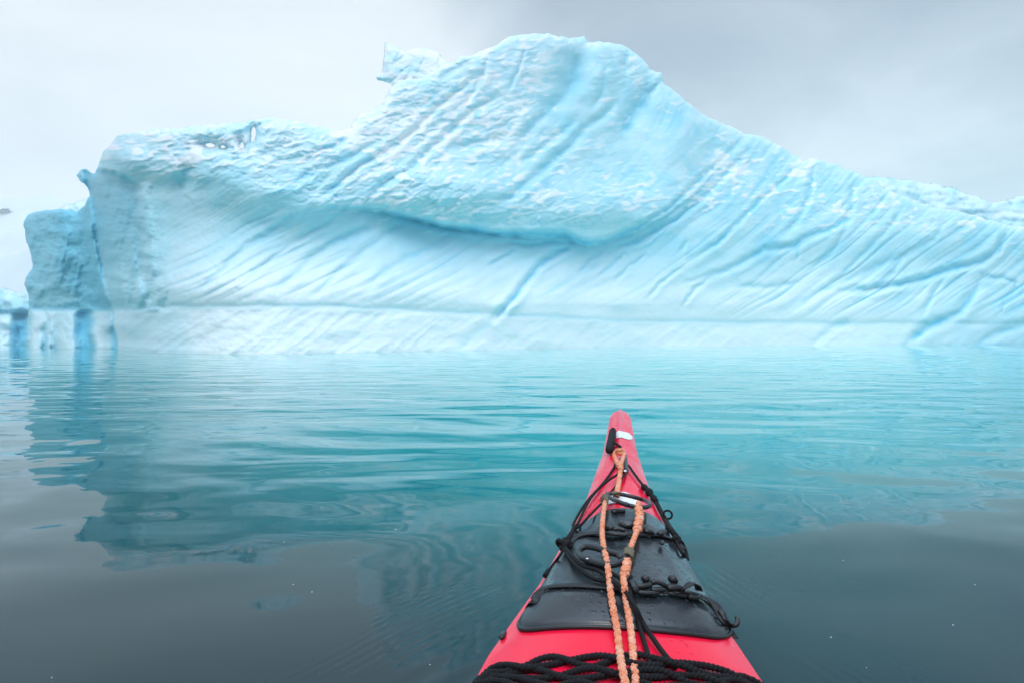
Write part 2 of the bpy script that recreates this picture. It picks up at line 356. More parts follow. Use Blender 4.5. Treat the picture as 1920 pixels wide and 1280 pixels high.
    # big lower wall bellies forward just above the notch, then is cut in
    D -= 0.25*np.exp(-((PY-(notch-35))/30)**2)*sstep(PX, 240, 340)
    D += (0.05+0.08*sstep(PX, 520, 280)+0.07*sstep(PX, 1200, 1800))*(1+0.9*perlin(PX/60, PY/60, 44))*np.exp(-((PY-notch)/6.0)**2) - 0.022*np.clip(PY-notch, 0, 140)*(mpp/0.04) + foot*(0.08*fbm(PX/45, PY/30, 4, 62) + 0.10*np.abs(perlin(q0/30, PY/60, 46)))
    lo_ = I(PX, [180, 300, 420, 560, 700], [330, 345, 352, 385, 400])
    D += 2.1*sstep(PX, 235, 330)*(1-sstep(PX, 560, 760))*sstep(PY, lo_-25, lo_+65)*(1-sstep(PY, lo_+70, notch-4))
    D += 1.0*sstep(PX, 1350, 1500)*sstep(PY, 430, 500)*(1-sstep(PY, 510, notch-4))
    # ---- broad forms
    qx = PX+0.35*(PY-150); D += 1.9*np.exp(-((qx-1062)/38)**2-((PY-150)/70)**2)
    D += 1.5*np.exp(-((PX-1195)/30)**2-((PY-215)/60)**2)
    D -= 2.6*np.exp(-((PX-1275)/48)**2-((PY-265)/85)**2)
    D -= 2.2*np.exp(-((PX-1150)/140)**2-((PY-385)/55)**2)
    D -= 1.8*np.exp(-((PX-860)/120)**2-((PY-350)/45)**2)
    D -= 1.3*np.exp(-((PX-1125)/26)**2-((PY-140)/60)**2)
    D += 0.9*np.exp(-((PX-330)/90)**2-((PY-350)/28)**2)
    D -= 1.5*np.exp(-((PX-235)/45)**2-((PY-300)/22)**2)
    D += 0.5*np.exp(-((PX-235)/40)**2-((PY-345)/14)**2)
    # ---- flutes: long grooves steep at the crest, sweeping flatter to the left below
    sx = I(PX, [200, 700, 1200, 1600, 2000], [1.35, 1.15, 0.95, 0.9, 0.9])
    y_ = PY-200
    q = PX + sx*(0.62*y_ + 0.0014*y_*y_) + 14*perlin(PX/120, PY/120, 12)
    flz = sstep(PX, 240, 380)*sstep(PY, notch+6, notch-50)
    upper = 1-sstep(below, -30, 0)*sstep(PX, 545, 800)*(PX < 1400)
    n1 = perlin(q/46, PY/430 + PX/1500, 13); n2 = perlin(q/23, PY/260, 14); n3 = perlin(q/12, PY/120, 15)
    cr1 = np.exp(-(n1/0.12)**2); cr2 = np.exp(-(n2/0.13)**2)
    st = 0.35+0.65*sstep(perlin(PX/150, PY/110, 16), -0.3, 0.4); st = np.maximum(st, 0.75*right)
    D += 0.62*flz*st*(-0.45*np.sqrt(n1*n1+0.012) + (0.10+0.20*right)*cr1 + (0.05+0.13*right)*cr2 - 0.14*n2*n2 + 0.015*n3)*(0.75+0.2*right)
    # ---- hand placed crevices
    vmod = 0.35+0.65*sstep(perlin(PX/90, PY/60, 17), -0.2, 0.4)
    vein = (0.30+0.30*right)*flz*st*cr1*vmod + (0.14+0.30*right)*flz*st*cr2*vmod
    wobx = PX+2.2*perlin(PX/16, PY/16, 18); woby = PY+2.2*perlin(PX/16, PY/16, 19)
    for wd, gd, bl, pts in VEINS:
        if max(p[0] for p in pts) < 880 and min(p[1] for p in pts) > 395: gd, bl, wd = gd*0.6, bl*0.62, wd*1.25
        if min(p[0] for p in pts) > 1480 and bl < .9: gd, bl = gd*0.75, bl*0.8
        d, tt = line_dist(wobx, woby, pts, wd*5+12)
        ends = np.clip(np.minimum(tt, 1-tt)*5+0.25, 0, 1)
        var = 0.75+0.5*perlin(PX/30, PY/30, 50)
        wd = wd*0.85; D += 0.8*gd*ends*np.exp(-(d/(wd*1.15))**2)
        D -= gd*0.35*ends*np.exp(-((d-wd*2.4)/(wd*1.5))**2)
        vein = np.maximum(vein, bl*ends*var*np.exp(-(d/(wd*0.85))**2)) + 0.07*bl*ends*np.exp(-(d/(wd*2.6))**2)
    # ---- small scallops and wind crust on everything that leans back
    smooth_zone = np.exp(-((PX-1070)/45)**2-((PY-150)/60)**2)+0.8*np.exp(-((PX-1270)/50)**2-((PY-270)/90)**2)+0.6*np.exp(-((PX-1160)/70)**2-((PY-260)/50)**2)
    lowl = I(PX, [180, 300, 420, 560, 800, 1100, 1300, 1500, 1700, 1900, 2100], [330, 340, 345, 395, 430, 440, 420, 440, 440, 480, 500])
    zone = sstep(PY, lowl+25, lowl-45)*np.clip(1-smooth_zone, 0.08, 1)
    ux = PX*0.96-PY*0.30; uy = PX*0.30+PY*0.96
    ux = ux+8*perlin(PX/30, PY/20, 51); uy = uy+5*perlin(PX/30, PY/20, 52)
    sc = np.abs(perlin(ux/22, uy/9.5, 53)); sc2 = np.abs(perlin(ux/11, uy/5.2, 54)); sc3 = fbm(ux/60, uy/30, 3, 55)
    lump = 0.35+0.65*sstep(perlin(PX/95, PY/60, 63), -0.35, 0.35)
    s_rel = zone*lump*(-0.36*sc - 0.17*sc2 + 0.5*sc3) + (1-zone)*(1-0.8*foot)*(0.10*sc3 + 0.04*perlin(PX/9, PY/9, 56))
    s_rel = s_rel*(0.75+0.05*right)
    # wind-packed snow flecks: small, lying level, in drifts that follow the flutes
    fx = PX*0.985-PY*0.17+5*perlin(PX/26, PY/14, 33); fy = PX*0.17+PY*0.985+4*perlin(PX/30, PY/15, 34)
    fl = perlin(fx/27, fy/9.5, 35)+0.55*perlin(fx/13, fy/5.5, 36)+0.22*perlin(fx/7, fy/3.6, 37)
    drift = perlin(q/60, PY/150, 38)+0.8*perlin(PX/60, PY/30, 39)
    dens = (0.62*np.exp(-((PX-800)/230)**2-((PY-235)/85)**2)+0.46*np.exp(-((PX-330)/230)**2-((PY-285)/42)**2)+0.30*np.exp(-((PX-880)/230)**2-((PY-385)/32)**2)
            +0.42*np.exp(-((PX-990)/70)**2-((PY-110)/60)**2)+0.22*np.exp(-((PX-1160)/120)**2-((PY-365)/40)**2)+0.30*np.exp(-((PX-1400)/110)**2-((PY-330)/60)**2)+0.22*np.exp(-((PX-1650)/200)**2-((PY-400)/50)**2)-0.22)
    fleck = zone*sstep(0.62*fl+0.42*drift+dens, 0.06, 0.50)
    s_rel = s_rel*0.55 - 0.10*fleck + 0.08*zone*sstep(-(0.62*fl+0.42*drift), 0.1, 0.6)
    s_rel = s_rel*np.where(PX < xb, 0.5, 1)
    D += s_rel
    gyr = np.gradient(s_rel, axis=0)/(PY[1, 0]-PY[0, 0] if PY.shape[0] > 1 else 1)
    upf = -gyr/mpp
    patch = sstep(perlin(PX/75, PY/40, 57)+0.35*zone, -0.15, 0.35)
    snow = np.maximum(fleck*0.95, 0.45*zone*patch*sstep(upf, 0.15, 0.6))
    crest = np.exp(-dd/7.0)*sstep(PY, 560, 480)*0.5*(PX > 180)
    hz = sstep(PX, 600, 700)*(1-sstep(PX, 950, 1050))*sstep(PY, 330, 240)+sstep(PX, 200, 260)*(1-sstep(PX, 640, 700))*sstep(PY, 300, 260)*0.6
    snow = np.clip(snow+crest*(0.6+0.6*perlin(PX/40, PY/40, 58))+0.45*hz*(0.6+0.5*perlin(PX/20, PY/12, 59)), 0, 1)
    wash_light = sstep(PY, notch-165, notch-20)*sstep(PX, 235, 400)*(1-0.75*sstep(PX, 1500, 1900))*0.9  # whitened lower wall: washed ice plus painted-in light off the water and its tilt
    wash_light = np.maximum(wash_light, foot*(0.45-0.25*right)*np.where(PX < xb, colm, 1))
    wash_light = wash_light*(1-0.45*np.exp(-((PY-notch)/5)**2))
    blue_and_shade = w*cove*0.55 + 0.9*lw*np.exp(-((PX-(xb-18))/40)**2)*sstep(PY, 300, 380) + 0.55*lw*(1-foot) + 0.25*corner*sstep(PY, 330, 420)*(1-sstep(PY, 500, 575)) + 0.75*rec*(1-0.75*sstep(PY, 400, 540))  # teal paints shade into the cove, left recess and buttress, besides clear blue ice
    blue_and_shade = blue_and_shade + 0.22*np.exp(-((PY-notch)/7)**2)*(1+perlin(PX/80, PY/30, 45)) + 0.45*right*sstep(PX, 1600, 1900)*foot
    blue_and_shade += 0.35*np.exp(-((PX-1070)/32)**2-((PY-150)/50)**2)
    blue_and_shade = blue_and_shade + 0.55*np.exp(-((PY-(wl-2.0))/2.2)**2)
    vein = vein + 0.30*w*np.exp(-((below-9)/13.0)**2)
    gapb = foot*lf*(1-np.clip(colm, 0, 1))
    vein = np.maximum(vein, gapb*0.75)
    blue_and_shade = blue_and_shade*(1-0.7*foot*lf*np.clip(colm, 0, 1))
    return D, {'vein': np.clip(vein, 0, 1)*(1-0.5*snow), 'snow': snow, 'wash_light': np.clip(wash_light, 0, 1), 'blue_and_shade': np.clip(blue_and_shade, 0, 1)}

berg = thing('iceberg', 'huge pale blue iceberg with a tall fluted peak, filling the view ahead of the kayak', 'iceberg', (5, 50, 0))
PINV = berg.location.copy()
def ice_under(*a, **k):
    o = ice_body(*a, **k); o.location = -PINV; return o
MAIN = [(44,417),(50,405),(67,397),(87,395),(112,391),(145,397),(158,388),(165,375),(168,367),(166,356),(150,339),(143,329),(150,320),(162,316),(170,325),(178,326),(184,316),
 (186,305),(191,293),(195,283),(207,270),(219,254),(281,244),(340,239),(391,233),(457,229),(488,221),(531,223),(578,233),(633,246),(657,239),(675,214),(715,198),(731,166),(748,152),
 (790,146),(833,122),(851,117),(859,106),(884,105),(905,94),(931,85),(952,70),(977,65),(1002,64),(1031,65),(1056,70),(1078,72),(1096,68),(1103,80),(1132,79),(1160,83),(1182,92),(1207,112),(1218,130),(1240,136),(1246,158),
 (1283,185),(1312,212),(1337,225),(1374,239),(1399,251),(1432,258),(1457,270),(1490,291),(1506,303),(1527,296),(1560,307),(1597,320),(1635,334),(1655,353),(1697,369),(1747,388),(1800,398),(1862,415),(1896,423),(1930,428),(2000,455),(2080,500),(2150,560),(2190,640),(2200,700),
 (40,700),(52,660),(58,620),(52,590),(56,575),(52,547),(46,530),(50,517),(61,502),(60,485),(52,460),(46,435)]
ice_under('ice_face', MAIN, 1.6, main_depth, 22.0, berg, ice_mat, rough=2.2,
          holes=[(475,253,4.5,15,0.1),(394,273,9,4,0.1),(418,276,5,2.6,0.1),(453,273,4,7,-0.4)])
def back_depth(base, zone=1.0, slope=0.06, sx=30, amp=0.9, deepk=0.15):
    def fn(PX, PY, dd):
        D = base + slope*(640-PY) + amp*(-np.abs(perlin((PX-0.5*PY)/sx, PY/(sx*0.55), 71)) - 0.5*np.abs(perlin(PX/(sx*.4), PY/(sx*.25), 72))) + amp*fbm(PX/90, PY/60, 3, 73)
        sn = np.clip(0.45+0.5*perlin(PX/35, PY/18, 74), 0, 1)*zone
        cr = np.exp(-(perlin((PX+0.7*PY)/26, PY/90, 75)/0.07)**2)
        D = D+0.3*cr
        return D, {'vein': 0.4*cr, 'snow': sn, 'wash_light': 0*D, 'blue_and_shade': deepk+0*D}
    return fn
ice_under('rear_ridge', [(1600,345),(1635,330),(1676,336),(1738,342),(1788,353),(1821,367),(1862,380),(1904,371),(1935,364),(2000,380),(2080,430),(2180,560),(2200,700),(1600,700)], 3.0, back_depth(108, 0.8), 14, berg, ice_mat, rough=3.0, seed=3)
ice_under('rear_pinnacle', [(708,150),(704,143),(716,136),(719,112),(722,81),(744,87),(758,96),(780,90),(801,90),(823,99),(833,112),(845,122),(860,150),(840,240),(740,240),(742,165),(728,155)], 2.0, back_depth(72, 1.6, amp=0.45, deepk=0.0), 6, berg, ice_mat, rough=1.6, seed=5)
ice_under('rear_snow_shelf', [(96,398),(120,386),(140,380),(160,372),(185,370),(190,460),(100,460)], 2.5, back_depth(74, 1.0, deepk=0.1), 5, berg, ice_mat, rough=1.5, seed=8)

small = thing('iceberg', 'low blue-white lump of ice at the far left edge, beside the great berg', 'iceberg', (-70, 84, 0))
def small_depth(PX, PY, dd):
    D = 86 + 0.05*(640-PY) + 0.8*fbm(PX/40, PY/30, 4, 81)
    foot = sstep(PY, 583, 596); colm = np.exp(-((PX-8)/18)**4)+np.exp(-((PX-70)/20)**4)+np.exp(-((PX+50)/26)**4)
    D += foot*(2.0-2.3*np.clip(colm, 0, 1)) + 0.9*np.exp(-((PY-588)/5)**2)
    return D, {'vein': foot*(1-np.clip(colm, 0, 1))*0.7, 'snow': sstep(PY, 572, 548)*0.35*(1+perlin(PX/14, PY/9, 82)), 'wash_light': foot*np.clip(colm, 0, 1)*0.5, 'blue_and_shade': 0.55*np.exp(-((PY-588)/9)**2)+0.3}
o = ice_body('ice_lump', [(-160,640),(-120,575),(-60,548),(-10,537),(14,541),(30,549),(50,546),(75,560),(100,600),(120,700),(-170,700)], 2.0, small_depth, 8, small, ice_mat, rough=2.0, seed=11)
o.location = -small.location

# ------------------------------------------------------------------ far shore in the mist
hx = np.linspace(-2600, -500, 140); hy = np.linspace(1500, 2900, 60); HK = 0.22
HX, HY = np.meshgrid(hx, hy)
base = sstep(HX, -700, -1500)
HZ = -4 + (base*(570*(0.45+0.55*sstep(HY, 1700, 2600))*sstep(HY, 1500, 1900) + 70*fbm(HX/420, HY/420, 5, 90, 0.55)*sstep(HY, 1500, 1900)))
snow_m = simple('far_snow', (0.74, 0.77, 0.80), 0.9)
ni = np.arange(60-1)[:, None]*140; nj = np.arange(139)[None, :]
hills = mesh('hills', np.stack([HX*HK, HY*HK, HZ*HK], -1).reshape(-1, 3), np.stack([ni+nj, ni+nj+1, ni+141+nj, ni+140+nj], -1).reshape(-1, 4), snow_m)
hills['kind'] = 'structure'

rock_m = simple('dark_rock', (0.05, 0.05, 0.055), 0.9)
rx, rz = ray(8.0, 398.0); RY = 620.0
for yy in np.arange(340, 620, 3.0):
    jx = int(np.argmin(np.abs(hx*HK-float(rx)*yy))); jy = int(np.argmin(np.abs(hy*HK-yy)))
    if HZ[jy, jx]*HK > CAM_H+float(rz)*yy: RY = float(yy); break
print('rock at', RY)
rs = np.linspace(0, 1, 40)
rv, rf = [], []
for i in range(24):
    for j in range(24):
        th, ph = PI*i/23, 2*PI*j/24; d_ = 1+0.9*float(fbm(np.float64(2.5*math.cos(ph)*math.sin(th)), np.float64(2.5*math.cos(th)+ph), 3, 91)) if 0 < i < 23 else 1
        rv.append((float(rx)*RY+6.5*d_*math.sin(th)*math.cos(ph), RY+5*d_*math.sin(th)*math.sin(ph), CAM_H+float(rz)*RY+1.9*d_*math.cos(th)))
for i in range(23):
    for j in range(24): rf.append((i*24+j, (i+1)*24+j, (i+1)*24+(j+1) % 24, i*24+(j+1) % 24))
rock = mesh('rock_outcrop', rv, rf, rock_m)
rock['label'] = 'dark rock outcrop showing through mist on the distant snow slope at far left'; rock['category'] = 'rock'

# ------------------------------------------------------------------ kayak
CA, SA = math.cos(AX), math.sin(AX)
def uv2w(u, v, z): return np.stack([u*SA+v*CA, u*CA-v*SA, z*np.ones_like(u)], -1)
ZU = [-2.5, -1.5, 0.3, 0.9, 1.4, 2.0, 2.6, 3.15, 3.35]; ZC = [0.40, 0.30, 0.30, 0.305, 0.325, 0.352, 0.395, 0.450, 0.465]
DRU = [-2.5, 0.3, 0.9, 1.6, 2.4, 3.0, 3.3]; DRO = [0.015, 0.035, 0.055, 0.055, 0.04, 0.022, 0.014]
zc = lambda u: np.interp(u, ZU, ZC); dro = lambda u: np.interp(u, DRU, DRO)
def solve_edge(px, py):
    dx, dz = ray(px, py); u = 1.5
    for _ in range(40):
        z = float(zc(u)-dro(u)); Y = (z-CAM_H)/dz; X = dx*Y; u = 0.5*u+0.5*(X*SA+Y*CA)
    return X*SA+Y*CA, X*CA-Y*SA
LEFT = [(1144.5,783),(1140.5,805),(1133.7,844),(1119,883),(1101.5,937.6),(1080,977),(1052,1030),(1022,1090),(998,1124),(970,1168),(935,1217),(897,1272)]
RIGHT = [(1182.6,783),(1189.4,814),(1197,851.6),(1211,894.6),(1228.5,937.6),(1246,980.6),(1265,1010),(1304,1078),(1330,1120),(1376,1182),(1410,1230),(1443,1280)]
wl_ = sorted((u, -v) for u, v in (solve_edge(*p) for p in LEFT)); wr_ = sorted(solve_edge(*p) for p in RIGHT)
utip = solve_edge(1163, 770)[0]
us = np.linspace(1.0, max(wl_[-1][0], wr_[-1][0]), 30)
wav = 0.5*(np.interp(us, *zip(*wl_))+np.interp(us, *zip(*wr_)))
print('kayak tip u', utip, 'half width', [round(float(x), 3) for x in wav[::5]])
WU = np.concatenate([[-2.5, -2.3, -1.8, -1.2, -0.5, 0.1, 0.6], us, [utip-0.012, utip]])
WW = np.concatenate([[0.004, 0.05, 0.15, 0.24, 0.29, 0.30, 0.275], wav, [wav[-1]*0.62, 0.002]])
WU, i_ = np.unique(WU, return_index=True); WW = WW[i_]
hw = lambda u: np.interp(u, WU, WW)
def deck(u, v):
    r = np.clip(v/np.maximum(hw(u), 1e-3), -1, 1)
    ridge = 0.010*np.exp(-(r/0.22)**2)*sstep(u, 2.0, 2.4)
    return zc(u)-dro(u)*np.abs(r)**2.2+ridge
# hatch outline in the picture -> deck coordinates
def solve_surf(px, py, fn, lift=0.0):
    dx, dz = ray(px, py); Y = 1.5
    for _ in range(60):
        X = dx*Y; u, v = X*SA+Y*CA, X*CA-Y*SA
        z = float(fn(np.float64(u), np.float64(v)))+lift; Y = 0.5*Y+0.5*(z-CAM_H)/dz
    X = dx*Y; return X*SA+Y*CA, X*CA-Y*SA, z
HATCH = [(1168,961),(1190,963),(1212,970),(1236,984),(1256,1003),(1272,1026),(1300,1075),(1328,1122),(1352,1155),(1367,1178),(1368,1191),(1352,1197),(1320,1195),(1250,1187),(1165,1180),(1080,1178),(1010,1182),(982,1183),(973,1177),(976,1164),(1003,1124),(1028,1084),(1056,1034),(1075,1006),(1098,986),(1122,971),(1146,963)]
HO = np.array([solve_surf(x, y, deck)[:2] for x, y in HATCH])
def closed_spline(P, n):
    P = np.asarray(P, float); m = len(P); o = []
    for k in range(n):
        s = k/n*m; i = int(s); f = s-i; p0, p1, p2, p3 = (P[(i+j) % m] for j in (-1, 0, 1, 2))
        o.append(0.5*((2*p1)+(-p0+p2)*f+(2*p0-5*p1+4*p2-p3)*f*f+(-p0+3*p1-3*p2+p3)*f**3))
    return np.array(o)
def open_spline(P, step):
    P = [np.asarray(p, float) for p in P]; P = [2*P[0]-P[1]]+P+[2*P[-1]-P[-2]]; o = []
    for i in range(1, len(P)-2):
        p0, p1, p2, p3 = P[i-1:i+3]; n = max(2, int(np.linalg.norm(p2-p1)/step))
        for k in range(n):
            f = k/n; o.append(0.5*((2*p1)+(-p0+p2)*f+(2*p0-5*p1+4*p2-p3)*f*f+(-p0+3*p1-3*p2+p3)*f**3))
    o.append(P[-2]); return np.array(o)
HL = closed_spline(HO, 160)
HC = HL.mean(0); HANG = np.arctan2(HL[:, 1]-HC[1], HL[:, 0]-HC[0]); HRAD = np.hypot(*(HL-HC).T)
o_ = np.argsort(HANG); HANG, HRAD = HANG[o_], HRAD[o_]
HANG = np.concatenate([HANG-2*PI, HANG, HANG+2*PI]); HRAD = np.tile(HRAD, 3)
HH = 0.026
def hatch_h(u, v):
    a = np.arctan2(v-HC[1], u-HC[0]); t_ = np.hypot(u-HC[0], v-HC[1])/np.interp(a, HANG, HRAD)
    near_ = sstep(-np.cos(a), 0.3, 0.8)
    tt = 1-t_
    prof = np.clip(tt/(0.10+0.17*near_), 0, 1); prof = 0.42*sstep(tt, 0.0, 0.018)+0.58*(prof*(1.5-0.5*prof))
    return np.where(t_ < 1, HH*prof, 0.0)
def surf(u, v): return deck(u, v)+hatch_h(u, v)
def OP(px, py, lift=0.006):
    u, v, z = solve_surf(px, py, surf, lift)
    return np.array([u*SA+v*CA, u*CA-v*SA, z])

red, t, b = mat_new('red_gelcoat'); b.inputs['Base Color'].default_value = (0.90, 0.016, 0.075, 1); b.inputs['Roughness'].default_value = 0.30
b.inputs['Coat Weight'].default_value = 0.05; b.inputs['Specular IOR Level'].default_value = 0.3; b.inputs['Coat Roughness'].default_value = 0.12
tcn = t.nodes.new('ShaderNodeTexCoord')
vor = nd(t, 'ShaderNodeTexVoronoi', inp={'Scale': 80.0}); t.links.new(tcn.outputs['Object'], vor.inputs['Vector'])
wm_ = nd(t, 'ShaderNodeTexNoise', inp={'Scale': 9.0, 'Detail': 3.0}); t.links.new(tcn.outputs['Object'], wm_.inputs['Vector'])
bp_ = nd(t, 'ShaderNodeBump', inp={'Strength': 0.5, 'Distance': 0.003}); t.links.new(M(t, 'MULTIPLY', MR(t, vor.outputs['Distance'], 0.10, 0.26, 1.0, 0.0), MR(t, wm_.outputs['Fac'], 0.55, 0.64)), bp_.inputs['Height']); t.links.new(bp_.outputs[0], b.inputs['Normal'])
fd = nd(t, 'ShaderNodeTexNoise', inp={'Scale': 5.0, 'Detail': 5.0, 'Roughness': 0.65}); t.links.new(tcn.outputs['Object'], fd.inputs['Vector'])
mxx = nd(t, 'ShaderNodeMix', data_type='RGBA'); t.links.new(MR(t, fd.outputs['Fac'], 0.4, 0.75), mxx.inputs[0]); mxx.inputs[6].default_value = (0.93, 0.008, 0.045, 1); mxx.inputs[7].default_value = (0.92, 0.015, 0.062, 1)
t.links.new(mxx.outputs[2], b.inputs['Base Color'])
rgh = MR(t, fd.outputs['Fac'], 0.35, 0.7, 0.14, 0.36); t.links.new(rgh, b.inputs['Roughness'])
rubber, t, b = mat_new('hatch_rubber'); b.inputs['Base Color'].default_value = (0.024, 0.029, 0.034, 1); b.inputs['Specular IOR Level'].default_value = 0.6
tcn = t.nodes.new('ShaderNodeTexCoord')
wet = nd(t, 'ShaderNodeTexNoise', inp={'Scale': 7.0, 'Detail': 6.0, 'Roughness': 0.6, 'Distortion': 0.7}); t.links.new(tcn.outputs['Object'], wet.inputs['Vector'])
t.links.new(MR(t, wet.outputs['Fac'], 0.42, 0.60, 0.36, 0.12), b.inputs['Roughness'])
vor = nd(t, 'ShaderNodeTexVoronoi', inp={'Scale': 70.0, 'Randomness': 1.0}); t.links.new(tcn.outputs['Object'], vor.inputs['Vector'])
drop = MR(t, vor.outputs['Distance'], 0.12, 0.30, 1.0, 0.0)
dmask = MR(t, wet.outputs['Fac'], 0.50, 0.60)
hgt = M(t, 'ADD', M(t, 'MULTIPLY', drop, dmask), M(t, 'MULTIPLY', wet.outputs['Fac'], 1.2))
bp_ = nd(t, 'ShaderNodeBump', inp={'Strength': 0.5, 'Distance': 0.004}); t.links.new(hgt, bp_.inputs['Height']); t.links.new(bp_.outputs[0], b.inputs['Normal'])
web, t, b = mat_new('black_webbing'); b.inputs['Base Color'].default_value = (0.012, 0.012, 0.014, 1); b.inputs['Roughness'].default_value = 0.6; bump(t, b, 500, 0.4, 0.001)
cord_m, t, b = mat_new('black_cord'); b.inputs['Base Color'].default_value = (0.010, 0.010, 0.011, 1); b.inputs['Roughness'].default_value = 0.8; b.inputs['Specular IOR Level'].default_value = 0.25; bump(t, b, 900, 0.6, 0.001)
plastic = simple('black_plastic', (0.012, 0.012, 0.013), 0.35)
anod, t, b = mat_new('black_anodised_metal'); b.inputs['Base Color'].default_value = (0.03, 0.032, 0.035, 1); b.inputs['Roughness'].default_value = 0.38; b.inputs['Metallic'].default_value = 0.3; bump(t, b, 300, 0.2, 0.0006)
white_m = simple('white_gelcoat', (0.86, 0.88, 0.9), 0.3)
steel = simple('steel', (0.55, 0.56, 0.57), 0.25, Metallic=1.0)
orange, t, b = mat_new('faded_orange_rope'); b.inputs['Roughness'].default_value = 0.85
tcn = t.nodes.new('ShaderNodeTexCoord'); n_ = nd(t, 'ShaderNodeTexNoise', inp={'Scale': 38.0, 'Detail': 5.0, 'Roughness': 0.7}); t.links.new(tcn.outputs['Object'], n_.inputs['Vector'])
rr_ = t.nodes.new('ShaderNodeValToRGB'); t.links.new(n_.outputs['Fac'], rr_.inputs[0]); e = rr_.color_ramp.elements
e[0].position = 0.3; e[0].color = (0.72, 0.20, 0.08, 1); e[1].position = 0.68; e[1].color = (0.86, 0.50, 0.36, 1); q_ = e.new(0.48); q_.color = (0.84, 0.31, 0.16, 1)
t.links.new(rr_.outputs[0], b.inputs['Base Color'])
n2_ = nd(t, 'ShaderNodeTexNoise', inp={'Scale': 700.0, 'Detail': 2.0}); t.links.new(tcn.outputs['Object'], n2_.inputs['Vector'])
bp_ = nd(t, 'ShaderNodeBump', inp={'Strength': 0.6, 'Distance': 0.0012}); t.links.new(n2_.outputs['Fac'], bp_.inputs['Height']); t.links.new(bp_.outputs[0], b.inputs['Normal'])
tape = simple('camouflage_tape', (0.16, 0.14, 0.09), 0.8)
pit = simple('cockpit_liner', (0.02, 0.02, 0.022), 0.7)

kayak = thing('kayak', 'red sea kayak with a black front hatch, its bow pointing at the iceberg', 'kayak', (0, 0, 0))
kayak.rotation_euler = (0, 0, 0)
# --- hull
st = np.unique(np.concatenate([np.linspace(-2.5, 0.9, 70), np.linspace(0.9, utip-0.14, 120), utip-0.14*(1-np.sin(np.linspace(0, PI/2, 18)))]))
nd_ = 41; sec = []
def wround(u):
    R_ = 0.06; d = np.clip((u-(utip-R_))/R_, 0, 1)
    return np.interp(min(u, utip-0.03), WU, WW)*math.sqrt(max(1-d**2.6, 0))+0.0015
for u in st:
    w_ = wround(u) if u > utip-0.3 else float(hw(u))
    r = np.sin(np.linspace(-PI/2, PI/2, nd_)); v = r*w_
    z = float(zc(u))-float(dro(u))*np.abs(r)**2.2 + 0.010*np.exp(-(r/0.22)**2)*float(sstep(u, 2.0, 2.4))*(1-float(sstep(u, utip-0.12, utip)))
    z = z - 0.035*float(sstep(u, utip-0.07, utip))**2
    zs_ = z[-1]
    kz = -0.10+(0.36+0.10)*float(sstep(u, 2.15, utip))**1.5+(0.30)*float(sstep(u, -1.6, -2.5))**1.6
    kz = min(kz, zs_-0.02)
    lower = []
    for f, ww in ((0.04, 1.012), (0.12, 1.012), (0.3, 0.985), (0.5, 0.93), (0.7, 0.80), (0.88, 0.52), (1.0, 0.0)):
        lower.append((w_*ww, zs_+(kz-zs_)*f))
    ring_ = [(vv, zz_) for vv, zz_ in zip(v, z)]+lower+[(-a_, b_) for a_, b_ in lower[-2::-1]]
    sec.append([(u, a_, b_) for a_, b_ in ring_])
sec = np.array(sec); ns, nr = sec.shape[:2]
Vh = uv2w(sec[..., 0].ravel(), sec[..., 1].ravel(), sec[..., 2].ravel())
Fh = []
CU, CAA, CBB = 0.12, 0.43, 0.215
for i in range(ns-1):
    for j in range(nr):
        j2_ = (j+1) % nr
        if j < nd_-1:
            cu = (sec[i, j, 0]+sec[i+1, j, 0])/2; cv = (sec[i, j, 1]+sec[i, j2_, 1])/2
            if ((cu-CU)/CAA)**2+(cv/CBB)**2 < 1: continue
        Fh.append((i*nr+j, i*nr+j2_, (i+1)*nr+j2_, (i+1)*nr+j))
Fh.append(tuple(range(nr))[::-1]); Fh.append(tuple((ns-1)*nr+k for k in range(nr)))
mesh('hull', Vh, [f[::-1] for f in Fh], red, kayak)
# --- tubes and such
def frames(P):
    P = np.asarray(P, float); T = np.gradient(P, axis=0); T /= np.linalg.norm(T, axis=1)[:, None]+1e-12
    up = np.array([0, 0, 1.0]); A = np.cross(T, up); bad = np.linalg.norm(A, axis=1) < 1e-3
    A[bad] = (1, 0, 0); A /= np.linalg.norm(A, axis=1)[:, None]; B = np.cross(A, T); return T, A, B
class MB:
    def __init__(s): s.V = []; s.F = []; s.n = 0
    def tube(s, P, r, k=8, closed=False, cap=True, flat=None, prof=None):
        P = np.asarray(P, float); T, A, B = frames(P); r = np.broadcast_to(np.asarray(r, float), (len(P),))
        if closed:
            T = np.roll(P, -1, 0)-np.roll(P, 1, 0); T /= np.linalg.norm(T, axis=1)[:, None]; A = np.cross(T, (0, 0, 1.0)); A /= np.linalg.norm(A, axis=1)[:, None]+1e-9; B = np.cross(A, T)
        an = np.arange(k)/k*2*PI; ca, sa = np.cos(an), np.sin(an)
        if prof is not None: ca, sa = prof[:, 0], prof[:, 1]; k = len(ca)
        fl = flat if flat else 1.0
        ring = P[:, None]+r[:, None, None]*(ca[None, :, None]*A[:, None]+fl*sa[None, :, None]*B[:, None])
        b0 = s.n; s.V += ring.reshape(-1, 3).tolist(); m = len(P); s.n += m*k
        for i in range(m if closed else m-1):
            i2 = (i+1) % m
            for j in range(k):
                j2 = (j+1) % k; s.F.append((b0+i*k+j, b0+i*k+j2, b0+i2*k+j2, b0+i2*k+j))
        if cap and not closed:
            s.F.append(tuple(b0+j for j in range(k))[::-1]); s.F.append(tuple(b0+(m-1)*k+j for j in range(k)))
        return s
    def build(s, name, mat, parent=None): return mesh(name, s.V, s.F, mat, parent)
STRIP = np.array([(-1, -.12), (-.96, .12), (.96, .12), (1, -.12)])
